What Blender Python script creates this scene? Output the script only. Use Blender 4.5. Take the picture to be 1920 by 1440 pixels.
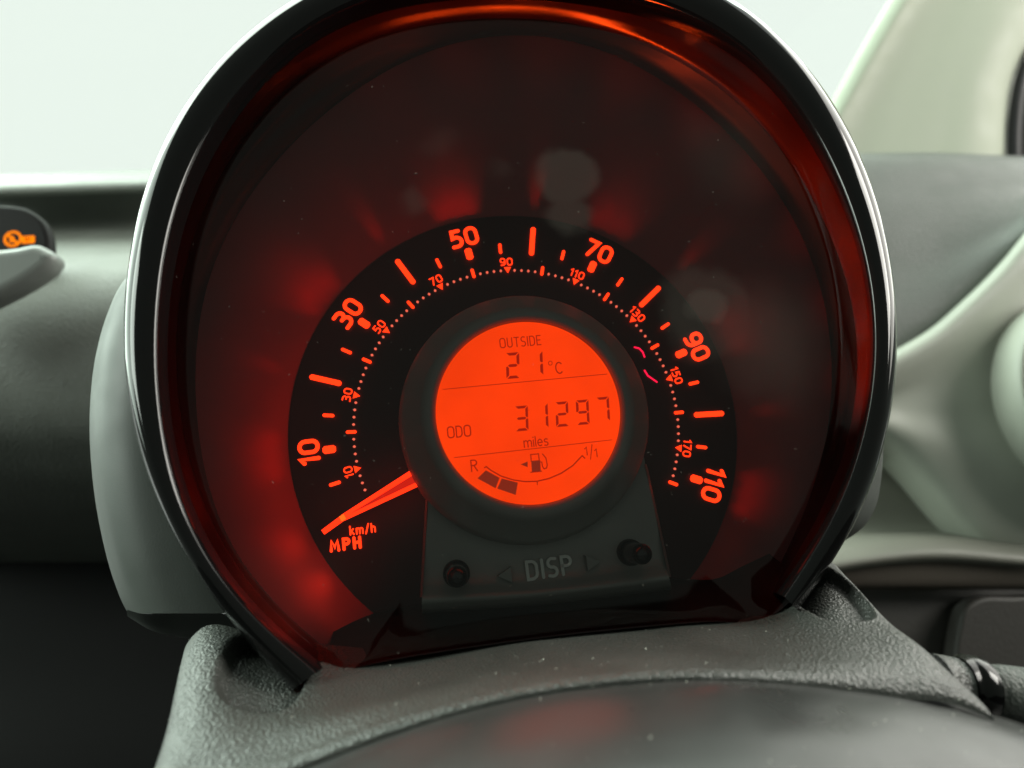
import bpy, bmesh, math, random
from mathutils import Matrix, Vector
random.seed(7)
for o in list(bpy.data.objects): bpy.data.objects.remove(o)
scene = bpy.context.scene
col = scene.collection

# ------------------------------------------------------------------ frames
# dial frame: X right, Y up along the dial face, N out of the dial towards the driver (metres, origin on the needle axis)
TILT = math.radians(20)
ux, uu, un = Vector((1, 0, 0)), Vector((0, math.sin(TILT), math.cos(TILT))), Vector((0, -math.cos(TILT), math.sin(TILT)))
MW = Matrix(((ux.x, uu.x, un.x, 0), (ux.y, uu.y, un.y, 0), (ux.z, uu.z, un.z, 0.95), (0, 0, 0, 1)))
F = 1300.0                                   # focal length of the photograph in its own pixels (1920 wide)
CR = Vector((0.989696, -0.108357, 0.0936))   # camera right, down, forward in the dial frame
CD = Vector((-0.087514, -0.975146, -0.203548))
CF = Vector((0.11333, 0.193259, -0.97458))
CAM = Vector((-0.022734, -0.025812, 0.188806))

def P(x, y, n):
    """the point at depth n over the dial that was measured at (x, y) in the photograph"""
    d = CR * ((x - 960) / F) + CD * ((y - 720) / F) + CF
    return CAM + d * ((n - CAM.z) / d.z)

# ------------------------------------------------------------------ camera
cam = bpy.data.cameras.new('camera'); co = bpy.data.objects.new('camera', cam); col.objects.link(co)
B = Matrix(((CR.x, -CD.x, -CF.x, CAM.x), (CR.y, -CD.y, -CF.y, CAM.y), (CR.z, -CD.z, -CF.z, CAM.z), (0, 0, 0, 1)))
co.matrix_world = MW @ B
cam.sensor_width = 36; cam.lens = 36 * F / 1920
cam.clip_start = 0.005; cam.clip_end = 50
cam.dof.use_dof = True; cam.dof.focus_distance = 0.178; cam.dof.aperture_fstop = 10.5
scene.camera = co

# ------------------------------------------------------------------ world, lamps, exposure
w = bpy.data.worlds.new('World'); scene.world = w; w.use_nodes = True
w.node_tree.nodes['Background'].inputs[0].default_value = (0.86, 1.0, 0.86, 1)
w.node_tree.nodes['Background'].inputs[1].default_value = 0.13
scene.view_settings.view_transform = 'Standard'; scene.view_settings.look = 'None'
scene.cycles.max_bounces = 7; scene.cycles.diffuse_bounces = 3; scene.cycles.glossy_bounces = 4; scene.cycles.caustics_reflective = False; scene.cycles.caustics_refractive = False
scene.view_settings.exposure = 0; scene.view_settings.gamma = 1

def area(name, pos, target, sx, sy, power, color):
    l = bpy.data.lights.new(name, 'AREA'); l.shape = 'RECTANGLE'; l.size = sx; l.size_y = sy
    l.energy = power; l.color = color
    o = bpy.data.objects.new(name, l); col.objects.link(o)
    p = MW @ Vector(pos); t = MW @ Vector(target)
    o.matrix_world = Matrix.Translation(p) @ (p - t).to_track_quat('Z', 'Y').to_matrix().to_4x4()
    return o
area('driver_window_light', (0.85, 0.42, -0.15), (0.1, 0, -0.05), 1.0, 0.7, 7.5, (1, 0.98, 0.9))
area('passenger_window_light', (-1.1, 0.70, -0.35), (-0.1, 0, -0.05), 1.6, 1.2, 27, (0.84, 1, 0.88))
area('windscreen_light', (-0.1, 0.85, -0.32), (0, 0, 0.02), 1.6, 0.6, 17, (0.86, 1, 0.88))

area('rear_passenger_window_light', (-1.3, 0.50, 0.50), (-0.1, 0, 0), 0.5, 0.6, 12.0, (0.88, 1, 0.9))
area('rear_driver_window_light', (1.25, 0.45, 0.45), (0.1, 0, -0.05), 0.5, 0.6, 12.0, (1, 0.98, 0.9))

# ------------------------------------------------------------------ materials
def mat(name, color, rough=0.5, spec=0.5, coat=0.0, bump=None, mottle=0.0, metal=0.0):
    """bump = (feature size in metres, strength)"""
    m = bpy.data.materials.new(name); m.use_nodes = True
    nt = m.node_tree; b = nt.nodes['Principled BSDF']
    b.inputs['Base Color'].default_value = (*color, 1); b.inputs['Roughness'].default_value = rough
    b.inputs['Specular IOR Level'].default_value = spec; b.inputs['Metallic'].default_value = metal
    b.inputs['Coat Weight'].default_value = coat; b.inputs['Coat Roughness'].default_value = 0.04
    tc = nt.nodes.new('ShaderNodeTexCoord')
    if bump:
        n1 = nt.nodes.new('ShaderNodeTexNoise'); n1.inputs['Scale'].default_value = 1 / bump[0]; n1.inputs['Detail'].default_value = 2.5
        v = nt.nodes.new('ShaderNodeTexVoronoi'); v.inputs['Scale'].default_value = 0.8 / bump[0]
        mx = nt.nodes.new('ShaderNodeMath'); mx.operation = 'ADD'
        nt.links.new(tc.outputs['Object'], n1.inputs['Vector']); nt.links.new(tc.outputs['Object'], v.inputs['Vector'])
        nt.links.new(n1.outputs['Fac'], mx.inputs[0]); nt.links.new(v.outputs['Distance'], mx.inputs[1])
        bp = nt.nodes.new('ShaderNodeBump'); bp.inputs['Strength'].default_value = bump[1]; bp.inputs['Distance'].default_value = bump[0] * 0.5
        nt.links.new(mx.outputs[0], bp.inputs['Height']); nt.links.new(bp.outputs['Normal'], b.inputs['Normal'])
    if mottle:
        n2 = nt.nodes.new('ShaderNodeTexNoise'); n2.inputs['Scale'].default_value = 60; n2.inputs['Detail'].default_value = 6
        nt.links.new(tc.outputs['Object'], n2.inputs['Vector'])
        r = nt.nodes.new('ShaderNodeMapRange'); r.inputs[1].default_value = 0.3; r.inputs[2].default_value = 0.7
        r.inputs[3].default_value = 1 - mottle; r.inputs[4].default_value = 1 + mottle
        nt.links.new(n2.outputs['Fac'], r.inputs[0])
        mm = nt.nodes.new('ShaderNodeVectorMath'); mm.operation = 'SCALE'; mm.inputs[0].default_value = color
        nt.links.new(r.outputs[0], mm.inputs['Scale']); nt.links.new(mm.outputs[0], b.inputs['Base Color'])
        r2 = nt.nodes.new('ShaderNodeMapRange'); r2.inputs[1].default_value = 0.3; r2.inputs[2].default_value = 0.7
        r2.inputs[3].default_value = max(0.02, rough - 0.08); r2.inputs[4].default_value = min(1, rough + 0.08)
        nt.links.new(n2.outputs['Fac'], r2.inputs[0]); nt.links.new(r2.outputs[0], b.inputs['Roughness'])
    return m

def glow(name, color, strength):
    m = bpy.data.materials.new(name); m.use_nodes = True
    nt = m.node_tree; nt.nodes.clear()
    e = nt.nodes.new('ShaderNodeEmission'); e.inputs[0].default_value = (*color, 1); e.inputs[1].default_value = strength
    out = nt.nodes.new('ShaderNodeOutputMaterial'); nt.links.new(e.outputs[0], out.inputs[0])
    return m

def clear(name, ior, rough, tint=(1, 1, 1)):
    m = bpy.data.materials.new(name); m.use_nodes = True
    nt = m.node_tree; nt.nodes.clear()
    t = nt.nodes.new('ShaderNodeBsdfTransparent'); t.inputs[0].default_value = (*tint, 1)
    g = nt.nodes.new('ShaderNodeBsdfGlossy'); g.inputs['Roughness'].default_value = rough
    fr = nt.nodes.new('ShaderNodeFresnel'); fr.inputs[0].default_value = ior
    mx = nt.nodes.new('ShaderNodeMixShader'); out = nt.nodes.new('ShaderNodeOutputMaterial')
    nt.links.new(fr.outputs[0], mx.inputs[0]); nt.links.new(t.outputs[0], mx.inputs[1]); nt.links.new(g.outputs[0], mx.inputs[2])
    nt.links.new(mx.outputs[0], out.inputs[0])
    return m

M = {}
M['gloss'] = mat('gloss_black', (0.006, 0.006, 0.006), 0.08, 0.38)
M['hood'] = mat('hood_black', (0.05, 0.02, 0.016), 0.30, 0.6)
M['gap'] = mat('gap_black', (0.008, 0.007, 0.007), 0.35, 0.4)
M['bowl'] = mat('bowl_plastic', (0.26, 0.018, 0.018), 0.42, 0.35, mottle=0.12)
M['plate'] = mat('plate_black', (0.050, 0.018, 0.019), 0.55, 0.3)
M['floor'] = mat('floor_black', (0.006, 0.005, 0.005), 0.6, 0.2)
M['ring'] = mat('ring_grey', (0.38, 0.385, 0.36), 0.45, 0.4, bump=(0.0003, 0.12))
M['panel'] = mat('panel_grey', (0.29, 0.30, 0.28), 0.42, 0.45, bump=(0.0003, 0.12))
M['knob'] = mat('knob_black', (0.004, 0.004, 0.004), 0.12, 0.4)
M['raised'] = mat('raised_grey', (0.8, 0.82, 0.78), 0.3, 0.5)
M['shroud'] = mat('shroud_grain', (0.075, 0.08, 0.072), 0.36, 0.8, bump=(0.0005, 1.0), mottle=0.08)
M['hub'] = mat('hub_plastic', (0.045, 0.047, 0.045), 0.34, 0.5, bump=(0.0004, 0.04), mottle=0.06)
M['shell'] = mat('shell_grey', (0.07, 0.078, 0.07), 0.5, 0.5, bump=(0.0004, 0.08), mottle=0.04)
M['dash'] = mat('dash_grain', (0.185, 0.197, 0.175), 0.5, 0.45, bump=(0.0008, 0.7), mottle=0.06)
M['dashr'] = mat('dash_grain_dimmed', (0.09, 0.10, 0.09), 0.5, 0.45, bump=(0.0008, 0.6), mottle=0.06)  # copy of the dash grain, colour darkened to stand in for dimmer light
M['dashdark'] = mat('shade_and_frame_dark', (0.006, 0.006, 0.006), 0.7, 0.1, bump=(0.001, 0.25))
M['trim'] = mat('trim_grey', (0.20, 0.215, 0.20), 0.34, 0.5)
M['pale'] = mat('pale_trim', (0.42, 0.44, 0.38), 0.5, 0.4, mottle=0.03)
M['pillar'] = mat('pillar_cream', (0.38, 0.415, 0.33), 0.6, 0.35, bump=(0.0012, 0.08), mottle=0.02)
M['ledge'] = mat('ledge_grey', (0.20, 0.20, 0.17), 0.5, 0.4, mottle=0.03)
M['brown'] = mat('brown_panel', (0.10, 0.085, 0.07), 0.5, 0.4, bump=(0.001, 0.2))
M['dark'] = mat('dark_panel', (0.045, 0.042, 0.038), 0.5, 0.4, bump=(0.001, 0.2))
M['rubber'] = mat('rubber', (0.02, 0.02, 0.022), 0.6, 0.3)
M['carpet'] = mat('carpet', (0.008, 0.008, 0.008), 0.95, 0.1)
M['dust'] = mat('dust', (0.7, 0.7, 0.62), 0.8, 0.2)
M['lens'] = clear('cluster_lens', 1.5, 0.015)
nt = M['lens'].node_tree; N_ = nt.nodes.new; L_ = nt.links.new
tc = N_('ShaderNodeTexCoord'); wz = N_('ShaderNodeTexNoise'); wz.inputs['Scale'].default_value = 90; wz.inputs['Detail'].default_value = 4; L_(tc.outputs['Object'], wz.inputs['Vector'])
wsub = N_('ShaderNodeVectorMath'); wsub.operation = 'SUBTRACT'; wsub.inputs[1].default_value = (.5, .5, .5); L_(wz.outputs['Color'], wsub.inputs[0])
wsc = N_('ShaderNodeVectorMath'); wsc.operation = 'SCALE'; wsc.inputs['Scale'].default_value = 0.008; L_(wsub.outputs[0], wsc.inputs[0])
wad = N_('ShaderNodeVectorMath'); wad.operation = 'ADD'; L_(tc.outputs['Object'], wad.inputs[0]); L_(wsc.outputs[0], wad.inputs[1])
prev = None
for x, y, r0, r1, amt in ((1062, 325, 52, 78, 1.0), (1072, 400, 30, 62, .9), (1322, 575, 26, 66, 1.7), (1335, 590, 70, 130, .8), (1450, 640, 20, 180, .8), (1390, 270, 10, 180, .45), (772, 375, 12, 46, .6), (820, 260, 5, 60, .3), (935, 310, 8, 40, .3), (520, 1110, 10, 150, .4)):  # blobs of diffuse colour painted in for reflections on the clear cover
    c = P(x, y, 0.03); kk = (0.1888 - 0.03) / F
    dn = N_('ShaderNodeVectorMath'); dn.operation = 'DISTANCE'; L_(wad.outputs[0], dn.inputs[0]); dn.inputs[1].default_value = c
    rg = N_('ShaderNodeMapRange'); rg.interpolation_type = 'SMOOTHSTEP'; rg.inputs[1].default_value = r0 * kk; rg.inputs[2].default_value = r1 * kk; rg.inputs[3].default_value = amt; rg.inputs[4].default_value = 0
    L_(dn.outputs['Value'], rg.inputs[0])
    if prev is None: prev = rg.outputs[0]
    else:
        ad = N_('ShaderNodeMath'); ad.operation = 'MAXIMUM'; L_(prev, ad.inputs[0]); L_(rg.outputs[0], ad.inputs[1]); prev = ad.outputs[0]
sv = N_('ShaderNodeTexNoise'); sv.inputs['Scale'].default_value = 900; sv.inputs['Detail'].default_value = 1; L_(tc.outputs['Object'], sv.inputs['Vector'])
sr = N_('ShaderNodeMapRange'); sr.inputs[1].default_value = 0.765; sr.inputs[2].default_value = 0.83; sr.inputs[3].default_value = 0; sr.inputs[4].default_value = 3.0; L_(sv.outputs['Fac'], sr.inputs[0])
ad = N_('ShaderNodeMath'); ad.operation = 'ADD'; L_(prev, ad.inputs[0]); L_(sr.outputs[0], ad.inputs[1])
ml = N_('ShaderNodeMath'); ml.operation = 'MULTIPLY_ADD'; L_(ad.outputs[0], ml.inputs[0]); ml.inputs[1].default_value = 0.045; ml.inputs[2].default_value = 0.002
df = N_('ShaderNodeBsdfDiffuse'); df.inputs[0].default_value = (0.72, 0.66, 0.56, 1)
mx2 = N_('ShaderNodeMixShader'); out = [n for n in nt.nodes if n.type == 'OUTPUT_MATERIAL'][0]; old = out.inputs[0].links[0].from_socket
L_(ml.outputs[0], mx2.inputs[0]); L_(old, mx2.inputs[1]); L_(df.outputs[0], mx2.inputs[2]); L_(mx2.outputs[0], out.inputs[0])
M['glass'] = clear('windscreen_glass', 1.45, 0.0, (0.97, 1, 0.98))
M['sky'] = glow('bright_outside', (0.83, 0.90, 0.84), 1.06)
M['lcd'] = glow('lcd_backlight', (1.0, 0.046, 0.0005), 1.02)
nt = M['lcd'].node_tree; tc = nt.nodes.new('ShaderNodeTexCoord'); nz = nt.nodes.new('ShaderNodeTexNoise'); nz.inputs['Scale'].default_value = 45
mr = nt.nodes.new('ShaderNodeMapRange'); mr.inputs[1].default_value = 0.3; mr.inputs[2].default_value = 0.7; mr.inputs[3].default_value = 0.93; mr.inputs[4].default_value = 1.12
nt.links.new(tc.outputs['Object'], nz.inputs['Vector']); nt.links.new(nz.outputs['Fac'], mr.inputs[0]); nt.links.new(mr.outputs[0], nt.nodes['Emission'].inputs[1])
M['seg'] = glow('lcd_segment', (0.33, 0.008, 0.001), 1.0)
M['blk'] = glow('lcd_block', (0.22, 0.018, 0.006), 1.0)
M['num'] = glow('backlit_print', (1.0, 0.030, 0.0035), 2.3)
M['dot'] = glow('backlit_dot', (1.0, 0.15, 0.085), 1.0)
M['needle'] = glow('needle_glow', (1.0, 0.022, 0.003), 2.4)
M['needle_core'] = glow('needle_core_glow', (0.62, 0.012, 0.004), 1.0)
M['tip'] = glow('needle_spot', (1.0, 0.13, 0.008), 1.4)
M['amber'] = glow('amber_lamp', (1.0, 0.23, 0.004), 1.5)
M['pink'] = glow('red_lamp', (1.0, 0.006, 0.05), 1.8)

# ------------------------------------------------------------------ builders
WM = {}
def link(name, me, m, parent=None, local=None, smooth=True):
    o = bpy.data.objects.new(name, me); col.objects.link(o)
    if m and not me.materials: me.materials.append(M[m])
    wm = MW @ local if local is not None else MW.copy()
    if parent is not None:
        o.parent = parent; o.matrix_parent_inverse = WM[parent.name].inverted()
    o.matrix_basis = wm; WM[o.name] = wm
    if smooth:
        for p in me.polygons: p.use_smooth = True
    return o

def thing(name, label, cat, at, group=None):
    o = bpy.data.objects.new(name, None); col.objects.link(o)
    o.empty_display_size = 0.01
    o.location = MW @ Vector(at); WM[o.name] = Matrix.Translation(o.location)
    tag(o, label, cat, group); return o

def tag(o, label, cat, group=None, kind=None):
    if label: o['label'] = label
    if cat: o['category'] = cat
    if group: o['group'] = group
    if kind: o['kind'] = kind
    return o

def mesh(name, verts, faces):
    me = bpy.data.meshes.new(name); me.from_pydata([tuple(v) for v in verts], [], faces); me.update(); return me

def catmull(pts, n, closed=False):
    pts = [Vector(p) for p in pts]; k = len(pts)
    if k == 2: return [pts[0].lerp(pts[1], i / (n - 1)) for i in range(n)]
    L = [0]
    m = k if closed else k - 1
    for i in range(m): L.append(L[-1] + (pts[(i + 1) % k] - pts[i]).length)
    out = []
    for i in range(n):
        s = L[-1] * i / (n if closed else n - 1)
        j = 0
        while j < m - 1 and s > L[j + 1]: j += 1
        t = (s - L[j]) / max(L[j + 1] - L[j], 1e-12)
        g = lambda q: pts[q % k] if closed else pts[min(max(q, 0), k - 1)]
        p0, p1, p2, p3 = g(j - 1), g(j), g(j + 1), g(j + 2)
        if not closed and j == 0: p0 = p1 * 2 - p2
        if not closed and j == k - 2: p3 = p2 * 2 - p1
        # centripetal-ish tangents limited by the neighbouring chord lengths
        d1 = (p2 - p1).length
        def tan(a, b, c):
            la, lc = (b - a).length, (c - b).length
            if la + lc < 1e-12: return Vector((0, 0, 0))
            return ((b - a) * (lc / max(la, 1e-9)) + (c - b) * (la / max(lc, 1e-9))) / (la + lc)
        m1, m2 = tan(p0, p1, p2) * d1, tan(p1, p2, p3) * d1
        t2, t3 = t * t, t * t * t
        out.append(p1 * (2 * t3 - 3 * t2 + 1) + m1 * (t3 - 2 * t2 + t) + p2 * (-2 * t3 + 3 * t2) + m2 * (t3 - t2))
    return out

def rail(pts, n=None, dx=0, dy=0):
    """photo measurements [(x, y[, n])] -> points in the dial frame"""
    return [P(p[0] + dx, p[1] + dy, p[2] if len(p) > 2 else n) for p in pts]

def grid(rows, closed_u=False):
    nv, nu = len(rows), len(rows[0]); verts = [p for r in rows for p in r]; faces = []
    for j in range(nv - 1):
        for i in range(nu if closed_u else nu - 1):
            a = j * nu + i; b = j * nu + (i + 1) % nu
            faces.append((a, b, b + nu, a + nu))
    return verts, faces

def loft(name, rails, nu, nv, m, parent=None, disp=None, thick=0.0, linear=False):
    R = [catmull(r, nu) for r in rails]
    if nv is None: rows = R
    else:
        cols = [catmull([r[i] for r in R], nv) for i in range(nu)]
        rows = [[cols[i][j] for i in range(nu)] for j in range(nv)]
    if disp:
        for r in rows:
            for i, p in enumerate(r): r[i] = disp(p)
    v, f = grid(rows)
    o = link(name, mesh(name, v, f), m, parent)
    if thick:
        s = o.modifiers.new('solid', 'SOLIDIFY'); s.thickness = thick; s.offset = 0
    return o

def slab(name, pts2, n_front, depth, bevel, m, parent=None, res=6, smooth_n=0):
    """solid plate whose outline (dial frame x, y) faces the driver, with rounded edges"""
    if smooth_n: pts2 = [(q.x, q.y) for q in catmull([(a[0], a[1], 0) for a in pts2], smooth_n, True)]
    if sum(a[0] * b[1] - b[0] * a[1] for a, b in zip(pts2, pts2[1:] + pts2[:1])) < 0: pts2 = pts2[::-1]
    cu = bpy.data.curves.new(name, 'CURVE'); cu.dimensions = '2D'; cu.fill_mode = 'BOTH'
    cu.extrude = max(depth / 2 - bevel, 1e-5); cu.bevel_depth = bevel; cu.bevel_resolution = res; cu.offset = -bevel
    sp = cu.splines.new('POLY'); sp.points.add(len(pts2) - 1); sp.use_cyclic_u = True
    for q, a in zip(sp.points, pts2): q.co = (a[0], a[1], 0, 1)
    t = bpy.data.objects.new('tmp', cu); col.objects.link(t)
    dg = bpy.context.evaluated_depsgraph_get(); dg.update()
    me = bpy.data.meshes.new_from_object(t.evaluated_get(dg)); bpy.data.objects.remove(t); bpy.data.curves.remove(cu)
    me.materials.clear(); me.transform(Matrix.Translation((0, 0, n_front - depth / 2)))
    o = link(name, me, m, parent)
    for p in me.polygons: p.use_smooth = abs(p.normal.z) < 0.999
    return o

def lathe(name, prof, m, parent=None, seg=96, c=(0, 0)):
    rows = [[Vector((c[0] + r * math.cos(2 * math.pi * i / seg), c[1] + r * math.sin(2 * math.pi * i / seg), n)) for i in range(seg)] for r, n in prof]
    v, f = grid(rows, True); return link(name, mesh(name, v, f), m, parent)

def tube(name, path, rad, m, parent=None, seg=20, caps=True):
    """round bar along 3-D points; rad is a number or one per point"""
    path = [Vector(p) for p in path]; rows = []
    for i, p in enumerate(path):
        d = (path[min(i + 1, len(path) - 1)] - path[max(i - 1, 0)]).normalized()
        a = d.cross(Vector((0, 1, 0.01))).normalized(); b = d.cross(a)
        r = rad[i] if isinstance(rad, (list, tuple)) else rad
        rows.append([p + a * (r * math.cos(2 * math.pi * k / seg)) + b * (r * math.sin(2 * math.pi * k / seg)) for k in range(seg)])
    v, f = grid(rows, True)
    if caps: f.append(tuple(range(seg))); f.append(tuple(range(len(v) - seg, len(v)))[::-1])
    o = link(name, mesh(name, v, f), m, parent)
    if caps:
        for p in o.data.polygons: p.use_smooth = len(p.vertices) == 4
    return o

# stroke lettering: ribbons of even weight with round ends
def arc(cx, cy, rx, ry, a0, a1, n=14):
    return [(cx + rx * math.cos(math.radians(a0 + (a1 - a0) * i / n)), cy + ry * math.sin(math.radians(a0 + (a1 - a0) * i / n))) for i in range(n + 1)]
def oval(w, h0, h1, r):
    return arc(w - r, h1 - r, r, r, 0, 90, 6) + arc(r, h1 - r, r, r, 90, 180, 6) + arc(r, h0 + r, r, r, 180, 270, 6) + arc(w - r, h0 + r, r, r, 270, 360, 6) + [(w, h1 - r)]
GL = {
 '0': (0.62, [oval(0.62, 0, 1, 0.30)]),
 '1': (0.26, [[(0, 0.80), (0.22, 1.0), (0.22, 0)]]),
 '3': (0.56, [[(0.02, 1.0)] + arc(0.26, 0.765, 0.25, 0.235, 88, -70, 10), [(0.18, 0.54)] + arc(0.25, 0.27, 0.30, 0.27, 78, -92, 12) + [(0.0, 0.0)]]),
 '5': (0.56, [[(0.50, 1.0), (0.08, 1.0), (0.05, 0.56)] + arc(0.24, 0.30, 0.31, 0.30, 95, -90, 12) + [(0.0, 0.0)]]),
 '7': (0.54, [[(0.0, 1.0), (0.54, 1.0), (0.16, 0.0)]]),
 '9': (0.58, [oval(0.58, 0.40, 1.0, 0.27), [(0.58, 0.70)] + arc(0.26, 0.32, 0.32, 0.32, 0, -80, 8) + [(0.08, 0.0)]]),
 'O': (0.62, [oval(0.62, 0, 1, 0.26)]),
 'U': (0.56, [[(0, 1.0), (0, 0.26)] + arc(0.28, 0.26, 0.28, 0.26, 180, 360, 10) + [(0.56, 1.0)]]),
 'T': (0.56, [[(0, 1), (0.56, 1)], [(0.28, 1), (0.28, 0)]]),
 'S': (0.50, [[(0.46, 0.97)] + arc(0.25, 0.75, 0.24, 0.25, 70, 250, 10) + arc(0.25, 0.25, 0.25, 0.26, 70, -110, 10) + [(0.02, 0.04)]]),
 'I': (0.0, [[(0, 1), (0, 0)]]),
 'D': (0.56, [[(0, 0), (0, 1), (0.24, 1)] + arc(0.24, 0.68, 0.32, 0.32, 90, 0, 6) + arc(0.24, 0.32, 0.32, 0.32, 0, -90, 6) + [(0, 0)]]),
 'E': (0.46, [[(0.46, 1), (0, 1), (0, 0), (0.46, 0)], [(0, 0.52), (0.40, 0.52)]]),
 'C': (0.60, [arc(0.34, 0.5, 0.34, 0.5, 48, 312, 18)]),
 'R': (0.52, [[(0, 0), (0, 1), (0.26, 1)] + arc(0.26, 0.76, 0.25, 0.24, 90, -90, 10) + [(0, 0.52)], [(0.24, 0.52), (0.52, 0)]]),
 'P': (0.52, [[(0, 0), (0, 1), (0.26, 1)] + arc(0.26, 0.74, 0.26, 0.26, 90, -90, 10) + [(0, 0.48)]]),
 'M': (0.74, [[(0, 0), (0.06, 1), (0.37, 0.30), (0.68, 1), (0.74, 0)]]),
 'H': (0.56, [[(0, 1), (0, 0)], [(0.56, 1), (0.56, 0)], [(0, 0.52), (0.56, 0.52)]]),
 'N': (0.56, [[(0, 0), (0, 1), (0.56, 0), (0.56, 1)]]),
 'k': (0.42, [[(0, 1), (0, 0)], [(0.38, 0.66), (0.02, 0.30)], [(0.14, 0.42), (0.42, 0)]]),
 'm': (0.76, [[(0, 0.66), (0, 0)], [(0, 0.44)] + arc(0.19, 0.47, 0.19, 0.19, 180, 0, 8) + [(0.38, 0)], [(0.38, 0.44)] + arc(0.57, 0.47, 0.19, 0.19, 180, 0, 8) + [(0.76, 0)]]),
 'i': (0.0, [[(0, 0.66), (0, 0)], [(0, 0.93), (0, 0.97)]]),
 'l': (0.0, [[(0, 1), (0, 0)]]),
 'e': (0.46, [[(0.01, 0.34), (0.46, 0.36)] + arc(0.23, 0.34, 0.23, 0.33, 5, 310, 14)]),
 's': (0.36, [[(0.34, 0.62)] + arc(0.18, 0.50, 0.17, 0.16, 70, 250, 8) + arc(0.18, 0.17, 0.18, 0.17, 70, -110, 8) + [(0.0, 0.04)]]),
 'h': (0.42, [[(0, 1), (0, 0)], [(0, 0.42)] + arc(0.21, 0.45, 0.21, 0.21, 180, 0, 8) + [(0.42, 0)]]),
 '/': (0.36, [[(0.36, 1.05), (0, -0.1)]]),
}
def ribbon(pts, wd, z, V, Fc, close=False):
    pts = [Vector((p[0], p[1])) for p in pts]
    q = [pts[0]]
    for p in pts[1:]:
        if (p - q[-1]).length > 1e-7: q.append(p)
    pts = q; n = len(pts); closed = n > 3 and (pts[0] - pts[-1]).length < 1e-6
    if closed: pts = pts[:-1]; n -= 1
    h = wd / 2; base = len(V); perp = lambda d: Vector((-d.y, d.x))
    for i, p in enumerate(pts):
        a = pts[i - 1] if (i > 0 or closed) else None; b = pts[(i + 1) % n] if (i < n - 1 or closed) else None
        if a is None: nn = perp((b - p).normalized())
        elif b is None: nn = perp((p - a).normalized())
        else:
            n1, n2 = perp((p - a).normalized()), perp((b - p).normalized()); s = n1 + n2
            nn = s / max(s.length_squared / 2, 0.5) if s.length > 1e-6 else n1
        V.append((p.x + nn.x * h, p.y + nn.y * h, z)); V.append((p.x - nn.x * h, p.y - nn.y * h, z))
    for i in range(n if closed else n - 1):
        a, b = base + 2 * i, base + 2 * ((i + 1) % n); Fc.append((a, a + 1, b + 1, b))
    if not closed:
        for p, d, s in ((pts[0], pts[0] - pts[1], base), (pts[-1], pts[-1] - pts[-2], base + 2 * (n - 1))):
            d = d.normalized(); a0 = math.atan2(d.y, d.x); k = len(V)
            for j in range(7):
                t = a0 - math.pi / 2 + math.pi * j / 6; V.append((p.x + h * math.cos(t) , p.y + h * math.sin(t), z))
            Fc.append(tuple(range(k, k + 7)))

def text_mesh(txt, height, weight, spacing=0.24, squeeze=1.0, slant=0.0, z=0.0, raise_=0.0):
    V, Fc = [], []; x = 0; wpx = weight / height
    adv = []
    for ch in txt:
        adv.append(x); x += GL[ch][0] * squeeze + spacing
    tot = x - spacing
    for ch, x0 in zip(txt, adv):
        for k, st in enumerate(GL[ch][1]):
            ribbon([((x0 + a * squeeze - tot / 2 + slant * (b - 0.5)) * height, (b - 0.5) * height) for a, b in st], weight, z + k * 2e-5, V, Fc)
    if raise_:                                  # give raised letters a wall
        bm = bmesh.new(); vs = [bm.verts.new(v) for v in V]
        for f in Fc: bm.faces.new([vs[i] for i in f])
        r = bmesh.ops.extrude_face_region(bm, geom=bm.faces[:])
        for v in [g for g in r['geom'] if isinstance(g, bmesh.types.BMVert)]: v.co.z += raise_
        bmesh.ops.recalc_face_normals(bm, faces=bm.faces[:])
        me = bpy.data.meshes.new('text'); bm.to_mesh(me); bm.free(); return me
    return mesh('text', V, Fc)

def text(name, txt, at, rot, height, weight, m, parent, **kw):
    return link(name, text_mesh(txt, height, weight, **kw), m, parent, Matrix.Translation(at) @ Matrix.Rotation(rot, 4, 'Z'), smooth=False)

def bar_mesh(l, wd, t, r=0.3):
    """small raised bar along +X with cut corners"""
    c = min(l, wd) * r; o = [(l/2 - c, -wd/2), (l/2, -wd/2 + c), (l/2, wd/2 - c), (l/2 - c, wd/2), (-l/2 + c, wd/2), (-l/2, wd/2 - c), (-l/2, -wd/2 + c), (-l/2 + c, -wd/2)]
    v = [(a, b, 0) for a, b in o] + [(a, b, t) for a, b in o]
    f = [tuple(range(8, 16))] + [(i, (i + 1) % 8, 8 + (i + 1) % 8, 8 + i) for i in range(8)]
    return mesh('bar', v, f)

# ================================================================== setting
sk = []
for j in range(13):
    a = math.radians(-12 + j * 9)
    sk.append([Vector((-2.4 + 4.8 * i / 24, 1.6 * math.sin(a) , -1.6 * math.cos(a) - 0.15 + 0.5 * ((i - 12) / 12) ** 2)) for i in range(25)])
v, f = grid(sk); tag(link('sky', mesh('sky', v, f), 'sky'), None, None, kind='structure')
v, f = grid([[Vector((-2 + 4 * i / 8, -0.75, -1.6 + 4.4 * j / 6)) for i in range(9)] for j in range(7)])
tag(link('car_floor', mesh('car_floor', v, f), 'carpet'), None, None, kind='structure')
ws = thing('windscreen', 'clear windscreen glass above the dashboard, washed out by bright light', 'windscreen', (0, 0.1, -0.5))
loft('pane', [[Vector((x, 0.02 + 0.0 * x, -0.55 + 0.12 * x * x)) for x in (-1.0, -0.5, 0, 0.5, 0.9)], [Vector((x, 0.75, -0.15 + 0.06 * x * x)) for x in (-1.0, -0.5, 0, 0.5, 0.9)]], 20, 8, 'glass', ws)

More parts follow.
